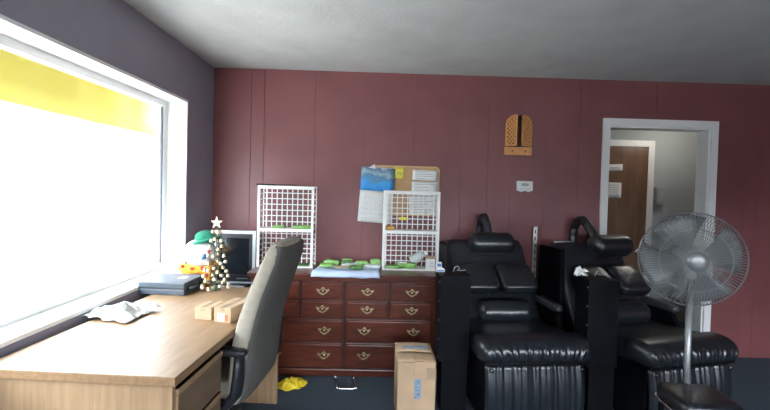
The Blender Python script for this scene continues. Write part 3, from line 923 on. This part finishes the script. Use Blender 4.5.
# arched wooden shutter ornament
ar = thing('shutter_ornament', 'arched pine wall ornament with two lattice shutter doors and two small drawers', 'wall ornament', (1.212, YW, 1.745))
def arch_pts(w, z0, z1, n=10):
    # half arch: straight inner edge at x=0 up to z1, outer edge at x=w
    pts = [(0, z0), (w, z0)]
    zs = z1 - 0.085
    for q in range(n + 1):
        a = math.pi / 2 * q / n
        pts.append((w * math.cos(a), zs + 0.085 * math.sin(a)))
    return pts
def inset(pts, d):
    cx = sum(p[0] for p in pts) / len(pts); cz = sum(p[1] for p in pts) / len(pts)
    xs = [p[0] for p in pts]; zs = [p[1] for p in pts]
    sx = 1 - 2 * d / (max(xs) - min(xs)); sz = 1 - 2 * d / (max(zs) - min(zs))
    mx_, mz_ = (max(xs) + min(xs)) / 2, (max(zs) + min(zs)) / 2
    return [(mx_ + (p[0] - mx_) * sx, mz_ + (p[1] - mz_) * sz) for p in pts]
bk = [(-0.105, 0.07), (0.105, 0.07)] + [(0.105 * math.cos(R(a)), 0.255 + 0.085 * math.sin(R(a))) for a in range(0, 181, 15)]
MB().prism(bk, -0.012, 0.0).build('backing', M['holedark'], ar)
for sx in (-1, 1):
    W_ = 0.098
    pts = arch_pts(W_, 0.0, 0.268)
    ins = inset(pts, 0.013)
    d = frame_ring(pts, ins, -0.016, 0.0).build('shutter_door', M['pine'], ar)
    la = MB()
    def inside(x, z):
        if x < 0.010 or x > W_ - 0.010 or z < 0.012 or z > 0.256: return False
        zs = 0.268 - 0.085
        return z < zs or (x / (W_ - 0.006)) ** 2 + ((z - zs) / 0.080) ** 2 < 1
    for sgn in (-1, 1):
        for q in range(-4, 14):
            z_a = q * 0.038
            seg = []
            for k_ in range(41):
                x = W_ * k_ / 40; z = z_a + sgn * x * 1.25
                if inside(x, z): seg.append((x, -0.009 - 0.002 * sgn, z))
            if len(seg) > 3:
                la.tube([seg[0], seg[-1]], 0.0075, 4)
    lat = la.build('lattice', M['pine'], d)
    ang = 24 if sx < 0 else -14
    # hinged at the outer edge
    d.matrix_local = T(sx * 0.112, -0.014, 0.082) @ RZ(ang) @ Matrix.Scale(-1 if sx > 0 else 1, 4, (1, 0, 0)) if False else T(sx * 0.112, -0.014, 0.082)
    # mirror by mesh: outer edge of the door lies at the hinge
    for ob in (d, lat):
        for v in ob.data.vertices:
            v.co.x = sx * (v.co.x - W_)
        bm = bmesh.new(); bm.from_mesh(ob.data); bmesh.ops.recalc_face_normals(bm, faces=bm.faces); bm.to_mesh(ob.data); bm.free()
    d.rotation_euler = (0, 0, R(-ang if sx < 0 else -ang))
bx('drawer_case', M['pine'], ar, -0.118, 0.112, -0.045, 0.0, 0.0, 0.072, 0.002)
for (a, b) in [(-0.113, -0.006), (0.0, 0.107)]:
    d = bx('drawer', M['pine'], ar, a, b, -0.052, -0.044, 0.005, 0.066, 0.002)
    MB().sellip(((a + b) / 2, -0.056, 0.036), (0.007, 0.006, 0.007), 1, 1, 10, 8).build('knob', M['holedark'], d)

# perforated metal strip leaning on the wall between the chairs
ps = thing('metal_strip', 'perforated steel strip standing upright against the wall between the black chairs', 'metal strip', (1.362, 3.55, 0.0))
stp = MB()
stp.box(-0.017, 0.017, -0.003, 0.0, 0, 1.13); stp.box(-0.017, -0.014, 0, 0.014, 0, 1.13); stp.box(0.014, 0.017, 0, 0.014, 0, 1.13)
stp.build('rail', M['steel'], ps)
for q in range(18):
    bx('slot', M['holedark'], ps, -0.005, 0.005, -0.0038, -0.0028, 0.05 + q * 0.06, 0.08 + q * 0.06)
ps.rotation_euler = (R(-2.5), R(1.2), 0)


# ================================================================== BLACK MASSAGE CHAIRS
def bolster(cx, cy, cz, L, r, seed):
    # puffed cylinder along x with gathered seam at its left end
    secs = []
    n = 26; ns = 28
    for i in range(ns + 1):
        u = i / ns
        e = min(u, 1 - u) * L
        k_ = math.sqrt(max(0.0, 1 - (1 - min(1, e / 0.055)) ** 2.4))
        k_ = 0.35 + 0.65 * k_ if 0 < i < ns else 0.30
        ring = []
        for q in range(n):
            a = 2 * math.pi * q / n
            g = 1.0
            if u < 0.16: g -= 0.035 * (1 - u / 0.16) * (0.5 + 0.5 * math.sin(a * 11 + seed))
            if u > 0.86: g -= 0.030 * ((u - 0.86) / 0.14) * (0.5 + 0.5 * math.sin(a * 10 + seed))
            g += 0.02 * noise.noise(Vector((u * 4, math.cos(a), math.sin(a) + seed)))
            ring.append((cx - L / 2 + L * u, cy + r * k_ * g * math.cos(a), cz + r * 0.95 * k_ * g * math.sin(a)))
        secs.append(ring)
    return MB().loft(secs)


def massage_chair(label, loc, rz, pdx, seed):
    c = thing('massage_chair', label, 'massage chair', loc, R(rz), 'black massage chairs')
    L = M['leather']
    # base and skirt
    bx('base', M['blackbox'], c, -0.30, 0.30, -1.03, -0.12, 0.02, 0.395, 0.01)
    rn = random.Random(seed)
    ph = [rn.uniform(0, 6) for _ in range(6)]
    def skirt(u, v):
        x = -0.312 + 0.624 * u
        g = sum(math.sin(u * f + p_) * a for f, p_, a in [(46, ph[0], .4), (71, ph[1], .35), (103, ph[2], .3), (29, ph[3], .3)])
        fold = 0.0
        for fc in (0.27, 0.66):
            fold += 0.016 * math.exp(-((u - fc) / 0.012) ** 2)
        edge = 0.02 * max(0, 1 - min(u, 1 - u) / 0.03)
        k_ = 0.45 + 0.55 * abs(1 - 2 * (1 - v))
        y = -1.062 - 0.009 * g * k_ + fold + edge - 0.018 * math.sin(math.pi * min(1, v * 1.02)) - 0.01 * (1 - v)
        return (x, y, 0.04 + 0.364 * v)
    sk = MB().grid(skirt, 130, 12).build('skirt', L, c, solid=0.006)
    for xx in (-0.280, 0.282):
        MB().sellip((xx, -1.082, 0.374), (0.013, 0.007, 0.013), 1, 1, 12, 8).build('button', L, sk)
    bx('skirt_rail', M['blackbox'], c, -0.325, 0.325, -1.075, -1.02, 0.397, 0.417, 0.006)
    # seat cushion
    MB().sellip((0, -0.72, 0.440), (0.335, 0.31, 0.075), 0.35, 0.3, 36, 14, lambda p: Vector((p.x, p.y, p.z + 0.012 * (abs(p.y) / 0.31) ** 2 + 0.062 * (-p.y / 0.62))), None).build('seat', L, c)
    # gathered front roll
    secs = []
    ns, n = 220, 30
    for i in range(ns + 1):
        u = i / ns
        e = min(u, 1 - u)
        k_ = (1 - (1 - min(1, e / 0.085)) ** 2.2) ** 0.5 if e < 0.085 else 1.0
        k_ = max(k_, 0.18)
        ring = []
        for q in range(n):
            a = 2 * math.pi * q / n
            # a=0 front, pi/2 up
            ca, sa = math.cos(a), math.sin(a)
            prox = max(0, ca)                       # wrinkles on the front face
            low = 0.35 + 0.65 * max(0, min(1, 0.75 - sa * 0.9))
            slant = (0.5 - u) * 16.0 * sa
            g = 0
            for f, p_, w_ in [(97, ph[0], .5), (141, ph[4], .4), (61, ph[5], .4)]:
                g += w_ * math.sin(u * f + slant + p_ + 0.6 * math.sin(u * 17 + ph[2]))
            amp = 0.075 * prox * low * (1 if 0.08 < u < 0.94 else 0.4) * (0.6 + 0.5 * noise.noise(Vector((u * 7, 0, seed))))
            ry = 0.118 * (1 + amp * 1.3 * g)
            rz_ = 0.072 * (1 + amp * 0.6 * g)
            ring.append((-0.358 + 0.716 * u, -0.985 - ry * k_ * (abs(ca) ** 0.8) * math.copysign(1, ca),
                         0.480 + rz_ * (0.35 + 0.65 * k_) * (abs(sa) ** 0.8) * math.copysign(1, sa) - 0.012 * (ca > 0) * ca))
        secs.append(ring)
    MB().loft(secs).build('front_roll', L, c)
    # backrest
    def backsec(t):
        z = 0.40 + 0.61 * t
        y = -0.46 + 0.36 * t
        w = 0.345 - 0.030 * t
        if t > 0.9: w -= 0.012 * ((t - 0.9) / 0.1) ** 2
        th_ = 0.055
        pts = []
        for q in range(24):
            a = 2 * math.pi * q / 24
            pts.append((w * math.copysign(abs(math.cos(a)) ** 0.25, math.cos(a)), y + 0.02 + th_ * math.copysign(abs(math.sin(a)) ** 0.5, math.sin(a)) * (1 if t < 0.97 else 0.7), z - 0.02 * math.sin(a)))
        return pts
    MB().loft([backsec(q / 14) for q in range(15)]).build('backrest', L, c)
    # rear shell
    MB().prism([(-0.36, 0.30), (-0.20, 0.30), (0.0, 0.98), (-0.06, 0.985)], -0.28, 0.28, None, 'X').build('rear_shell', M['blackbox'], c)
    bx('side_wing', M['blackbox'], c, -0.364, -0.330, -0.30, -0.02, 0.02, 1.0, 0.008)
    # shoulder pads
    for sx in (-1, 1):
        def fn(p, sx=sx):
            q = Vector(p)
            if q.x < -0.10: q.z *= 1 - 0.10 * (0.5 + 0.5 * math.sin(q.y * 120)); 
            q.z += 0.004 * noise.noise(Vector((q.x * 14, q.y * 14, seed + sx)))
            return q
        MB().sellip((0, 0, 0), (0.136, 0.135, 0.050), 0.42, 0.35, 36, 14, fn, T(sx * 0.146, -0.405, 0.775) @ RX(33)).build('shoulder_pad', L, c)
    # lumbar and neck pillows, padded strap
    bolster(0.020, -0.505, 0.552, 0.390, 0.092, seed).build('lumbar_pillow', L, c)
    bolster(0.026 + pdx, -0.190, 1.008, 0.36, 0.094, seed + 3).build('neck_pillow', L, c)
    path = []
    P_ = [(0.055, 0.93), (0.060, 1.05), (0.052, 1.14), (0.015, 1.195), (-0.04, 1.205), (-0.085, 1.17), (-0.13, 1.11), (-0.165, 1.05)]
    for i in range(len(P_) - 1):
        for k_ in range(4):
            w = k_ / 4
            path.append((0.015 + pdx * 0.25 * (i + w) / 7, P_[i][0] * (1 - w) + P_[i + 1][0] * w, P_[i][1] * (1 - w) + P_[i + 1][1] * w))
    rr = [0.036 + 0.0035 * math.sin(i * 2.4) for i in range(len(path))]
    MB().tube(path, rr, 12).build('pillow_strap', L, c)
    # control tower at the left, squared to the wall rather than to the seat
    tm = T(-0.442, -0.765, 0) @ RZ(-(rz - 2))
    tw = MB().box(-0.100, 0.098, -0.085, 0.085, 0.335, 0.885, 0.004, tm).build('control_tower', M['blackbox'], c)
    for q in range(5):
        MB().sellip((-0.101, -0.075, 0.36 + q * 0.12), (0.004, 0.005, 0.005), 1, 1, 8, 6, None, tm).build('screw', M['steel'], tw)
    MB().tube([(0.01, 0.045, 0.886), (0.02, 0.045, 0.915), (0.04, 0.045, 0.925), (0.055, 0.045, 0.905), (0.04, 0.065, 0.892), (0.07, 0.065, 0.890), (0.09, 0.045, 0.90)], 0.0035, 6, tm).build('cable', M['print'], tw)
    MB().box(-0.072, 0.094, -0.07, 0.075, 0.0, 0.335, 0.003, tm).build('tower_post', M['blackbox'], c)
    # right arm with pad
    MB().prism([(-0.66, 0.03), (-0.15, 0.03), (-0.15, 0.62), (-0.24, 0.66), (-0.60, 0.555), (-0.66, 0.45)], 0.362, 0.398, None, 'X').build('arm_panel', M['blackbox'], c)
    MB().sellip((0.385, -0.42, 0.60), (0.036, 0.21, 0.028), 0.5, 0.45, 20, 12).build('arm_pad', mat('worn_dark_vinyl', (0.045, 0.05, 0.056), 0.4), c)
    return c


massage_chair('black leather massage chair next to the brown carton, whole seat in view', (0.878, 3.5, 0), 5.2, 0.0, 11)
massage_chair('black leather massage chair in front of the doorway, half hidden at the right', (1.695, 3.5, 0), 13.0, 0.150, 23)

# small things on the chairs
tb = thing('tissue_pack', 'small white and blue packet standing on the control tower beside the dresser', 'packet', (0.425, 2.74, 0.8855), R(5))
MB().prism([(-0.025, 0), (0.03, 0), (0.03, 0.018), (0.008, 0.032), (0.008, 0.062), (-0.025, 0.062)], -0.016, 0.016).build('packet', M['paper'], tb)
bx('blue_panel', M['blue'], tb, -0.022, 0.004, -0.0172, -0.016, 0.035, 0.056)
bx('blue_band', M['blue'], tb, -0.022, 0.027, -0.0172, -0.016, 0.004, 0.012)
tb = thing('crumpled_tissue', 'white crumpled wrapper on the control tower in front of the doorway chair', 'wrapper', (1.335, 2.68, 0.8855), R(5))
MB().grid(crumple(8.3, 0.075, 0.05, 0.06, 8, 6), 9, 7, None, False).build('wrapper', M['paper'], tb, solid=0.002)
MB().grid(crumple(5.3, 0.05, 0.03, 0.02, 8, 6), 6, 5, T(0.02, -0.01, 0.03), False).build('inner_paper', M['paper'], tb, solid=0.002)
rm = thing('remote_control', 'flat white remote lying on top of the doorway chair backrest', 'remote', (1.555, 3.435, 1.014), R(10))
MB().box(-0.07, 0.07, -0.018, 0.018, 0, 0.012, 0.003).build('body', M['paper'], rm)
for q in range(4):
    bx('button', M['print'], rm, -0.05 + q * 0.025, -0.04 + q * 0.025, -0.006, 0.006, 0.012, 0.014)

# ================================================================== OFFICE CHAIR
oc = thing('office_chair', 'grey beige fabric office chair pushed in at the desk', 'office chair', (-0.811, 2.172, 0), R(-6))
F_ = M['fabric']
prof = [(0.155, 0.385, 0.060), (0.185, 0.44, 0.075), (0.198, 0.52, 0.082), (0.203, 0.60, 0.084), (0.215, 0.70, 0.083), (0.240, 0.80, 0.080), (0.272, 0.90, 0.074), (0.306, 0.99, 0.071), (0.336, 1.07, 0.066), (0.347, 1.115, 0.058), (0.353, 1.140, 0.046), (0.355, 1.155, 0.026)]
def chair_back(x, z, th_, i, f=0.66, dw=0.0):
    t_ = i / (len(prof) - 1)
    w = 0.235 - 0.085 * max(0, (t_ - 0.55) / 0.45) ** 1.8
    if i == len(prof) - 1: w -= 0.05
    if i == len(prof) - 2: w -= 0.018
    if i == 0: w -= 0.04
    w -= dw
    ring = []
    for q in range(28):
        a = 2 * math.pi * q / 28
        ca, sa = math.cos(a), math.sin(a)
        bow = -0.03 * (1 - (math.copysign(abs(sa) ** 0.5, sa)) ** 2)      # slight hollow across
        ring.append((x + th_ * f * math.copysign(abs(ca) ** 0.55, ca) - bow * 0.3, w * math.copysign(abs(sa) ** 0.42, sa), z - 0.18 * (ca * th_)))
    return ring
sec = []
for i in range(len(prof) - 1):
    for k_ in range(3):
        w = k_ / 3
        a, b = prof[i], prof[i + 1]
        sec.append(chair_back(a[0] * (1 - w) + b[0] * w, a[1] * (1 - w) + b[1] * w, a[2] * (1 - w) + b[2] * w, i + w))
sec.append(chair_back(*prof[-1], len(prof) - 1))
MB().loft(sec).build('backrest', F_, oc)
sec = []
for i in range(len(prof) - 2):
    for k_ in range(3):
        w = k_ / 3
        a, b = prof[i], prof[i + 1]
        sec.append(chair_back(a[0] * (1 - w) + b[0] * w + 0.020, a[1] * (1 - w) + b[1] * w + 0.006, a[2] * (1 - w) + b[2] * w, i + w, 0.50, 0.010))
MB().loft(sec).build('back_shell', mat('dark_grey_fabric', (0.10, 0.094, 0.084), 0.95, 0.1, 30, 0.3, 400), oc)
MB().sellip((-0.05, 0, 0.455), (0.245, 0.245, 0.05), 0.4, 0.35, 32, 12).build('seat', F_, oc)
bx('seat_pan', M['blackplastic'], oc, -0.24, 0.17, -0.21, 0.21, 0.385, 0.412, 0.01)
for s_ in (-1, 1):
    yy = s_ * 0.262
    a = MB()
    a.tube([(0.225, yy - s_ * 0.010, 0.655), (0.228, yy, 0.60), (0.225, yy, 0.54), (0.215, yy, 0.47), (0.17, yy, 0.41), (0.08, yy - s_ * 0.02, 0.392), (0.0, yy - s_ * 0.06, 0.39)],
           [0.034, 0.038, 0.042, 0.042, 0.036, 0.028, 0.02], 12, flat=0.6)
    a.build('arm_support', M['blackplastic'], oc)
    MB().sellip((0.150, yy, 0.662), (0.115, 0.027, 0.017), 0.5, 0.5, 22, 10).build('armrest', M['blackplastic'], oc)
    MB().sellip((0.226, yy + s_ * 0.026, 0.555), (0.006, 0.005, 0.006), 1, 1, 8, 6).build('bolt', M['steel'], oc)
MB().tube([(0, 0, 0.39), (0, 0, 0.26)], 0.026, 14).build('gas_cylinder', M['blackplastic'], oc)
MB().tube([(0, 0, 0.27), (0, 0, 0.09)], 0.034, 14).build('column', M['blackplastic'], oc)
for q in range(5):
    a = 2 * math.pi * q / 5 + 0.3
    lg = MB().tube([(0.03 * math.cos(a), 0.03 * math.sin(a), 0.13), (0.27 * math.cos(a), 0.27 * math.sin(a), 0.085)], [0.026, 0.017], 8).build('base_leg', M['blackplastic'], oc)
    cx, cy = 0.265 * math.cos(a), 0.265 * math.sin(a)
    MB().lathe([(0.001, -0.02), (0.026, -0.018), (0.028, 0), (0.026, 0.018), (0.001, 0.02)], 14, T(cx, cy, 0.0285) @ RZ(math.degrees(a)) @ RX(90)).build('caster', M['blackplastic'], lg)
    MB().tube([(cx, cy, 0.03), (cx, cy, 0.085)], 0.009, 8).build('caster_stem', M['steel'], lg)

# ================================================================== FLOOR THINGS
bxm = thing('moving_carton', 'brown cardboard carton with blue printed tape standing before the dresser', 'box', (0.268, 2.635, 0), R(1.5))
m_ = MB()
m_.box(-0.122, 0.112, -0.135, 0.135, 0.0, 0.372, 0.004)
m_.build('body', M['cardboard'], bxm)
MB().grid(lambda u, v: (-0.122 + 0.234 * u, -0.137 + 0.145 * v, 0.374 + 0.012 * math.sin(v * 3) + 0.004 * math.sin(u * 5)), 8, 5).build('flap', M['cardboard'], bxm, solid=0.004)
MB().grid(lambda u, v: (-0.122 + 0.234 * u, 0.010 + 0.126 * v, 0.382 + 0.010 * v + 0.004 * math.sin(u * 4)), 8, 5).build('flap', M['cardboard'], bxm, solid=0.004)
bx('tape', M['tape'], bxm, -0.075, 0.08, 0.045, 0.085, 0.3885, 0.3935)
bx('torn_tab', M['cardboard'], bxm, -0.02, 0.035, -0.145, -0.135, 0.302, 0.381, 0.002)
bx('torn_tab', M['cardboard'], bxm, -0.02, 0.035, -0.14, -0.05, 0.385, 0.393, 0.002)
bx('tape_strip', M['tape'], bxm, -0.018, 0.022, -0.1364, -0.135, 0.15, 0.272)
bx('side_tape', M['cleartape'], bxm, 0.055, 0.1125, -0.1364, -0.135, 0.27, 0.34)

def bagfn(u, v):
    a = u * 2 * math.pi
    r = 1 - v
    q = Vector((math.cos(a) * 2.2, math.sin(a) * 2.2, v * 3))
    rr = r * (1 + 0.30 * noise.noise(q)) * (1.0 + 0.35 * max(0, math.cos(a - 1.2)) ** 3)
    return (0.105 * rr * math.cos(a), 0.075 * rr * math.sin(a), 0.004 + 0.055 * (1 - r ** 2.2) * (0.75 + 0.5 * noise.noise(q * 2.3)))
bag = MB().grid(bagfn, 30, 9, None, False).build('plastic_bag', M['bag'], None)
place(bag, (-0.585, 2.945, 0.0), 0, 0, R(10))
tag(bag, 'crumpled yellow plastic bag on the carpet beside the desk leg', 'bag')

ut = thing('wire_bracket', 'bent chrome wire bracket lying on the carpet in front of the dresser', 'wire bracket', (-0.198, 2.99, 0.0))
def arcpts(pts, r=0.018, n=5):
    out = [Vector(pts[0])]
    for i in range(1, len(pts) - 1):
        a, b, c_ = Vector(pts[i - 1]), Vector(pts[i]), Vector(pts[i + 1])
        p0 = b + (a - b).normalized() * r; p1 = b + (c_ - b).normalized() * r
        for k_ in range(n + 1):
            w = k_ / n
            out.append(p0 * (1 - w) ** 2 + b * 2 * w * (1 - w) + p1 * w * w)
    out.append(Vector(pts[-1])); return out
MB().tube(arcpts([(-0.085, 0.10, 0.0075), (-0.055, -0.09, 0.0075), (0.085, -0.085, 0.0075), (0.05, 0.09, 0.0075)]), 0.007, 8).build('rod', M['chrome'], ut)
for (a, b) in [(-0.053, -0.085), (0.080, -0.082), (-0.083, 0.085), (0.055, 0.075)]:
    MB().sellip((a, b, 0.010), (0.011, 0.011, 0.010), 0.8, 0.8, 12, 8).build('cap', M['chrome'], ut)

# pedestal fan at the right
fn_ = thing('pedestal_fan', 'grey wire caged pedestal fan standing at the right edge', 'fan', (1.655, 2.145, 0), R(-20))
MB().lathe([(0.19, 0), (0.19, 0.015), (0.10, 0.035), (0.035, 0.05), (0.022, 0.08)], 28).build('base', M['fanblade'], fn_)
MB().tube([(0, 0.09, 0.06), (0, 0.09, 1.0)], 0.016, 12, T(0, -0.09, 0)).build('pole', M['fan'], fn_)
MB().sellip((0, 0.10, 1.10), (0.07, 0.09, 0.07), 0.7, 0.8, 20, 12).build('motor_housing', M['fanblade'], fn_)
MB().tube([(0, 0.0, 0.99), (0, 0.05, 1.05)], 0.03, 12).build('neck', M['fanblade'], fn_)
RF = 0.245
for nm_, dep, yc in (('front_grille', -0.085, 0.0), ('rear_grille', 0.07, 0.0)):
    g = MB()
    nw = 96
    for q in range(nw):
        a = 2 * math.pi * q / nw
        pts = []
        for k_ in range(7):
            t_ = k_ / 6
            r = 0.045 + (RF - 0.045) * t_
            pts.append((r * math.cos(a), yc + dep * (1 - t_ ** 2.6), 1.10 + r * math.sin(a)))
        g.tube(pts, 0.0016, 4, caps=False)
    for r, yy in ((RF, 0), (RF * 0.66, dep * 0.66), (0.045, dep)):
        g.tube([(r * math.cos(2 * math.pi * q / 40), yc + yy, 1.10 + r * math.sin(2 * math.pi * q / 40)) for q in range(41)], 0.004 if r == RF else 0.0025, 6, caps=False)
    g.build(nm_, M['fan'], fn_)
MB().lathe([(0.050, 0), (0.050, 0.008), (0.02, 0.014)], 20, T(0, -0.084, 1.10) @ RX(90)).build('badge', M['fan'], fn_)
for q in range(4):
    a0 = q * math.pi / 2 + 0.3
    def blade(u, v, a0=a0):
        r = 0.04 + 0.19 * u
        a = a0 + (v - 0.5) * (0.9 + 0.35 * u)
        return (r * math.cos(a), 0.012 - (v - 0.5) * 0.055, 1.10 + r * math.sin(a))
    MB().grid(blade, 6, 5).build('blade', M['fanblade'], fn_, solid=0.003)
MB().lathe([(0.042, -0.03), (0.042, 0.02), (0.02, 0.035)], 18, T(0, 0.01, 1.10) @ RX(90)).build('hub', M['fanblade'], fn_)

# low black stool in the right foreground
so = thing('low_stool', 'low black stool with chrome rim in front of the doorway chair', 'stool', (1.44, 1.79, 0), R(-6))
MB().sellip((0, 0, 0.525), (0.13, 0.12, 0.035), 0.35, 0.35, 28, 10).build('seat', M['leather'], so)
rg = MB(); rg.tube([(p[0], p[1], 0.495) for p in rrect(-0.130, 0.130, -0.120, 0.120, 0.035)] + [(0.130, 0.085, 0.495)], 0.007, 8); rg.build('rim', M['chrome'], so)
for a in (-1, 1):
    for b in (-1, 1):
        MB().tube([(a * 0.10, b * 0.09, 0.50), (a * 0.12, b * 0.11, 0.0)], 0.011, 8).build('leg', M['blackbox'], so)
MB().sellip((-0.11, -0.125, 0.465), (0.012, 0.010, 0.012), 1, 1, 10, 8).build('knob', M['chrome'], so)
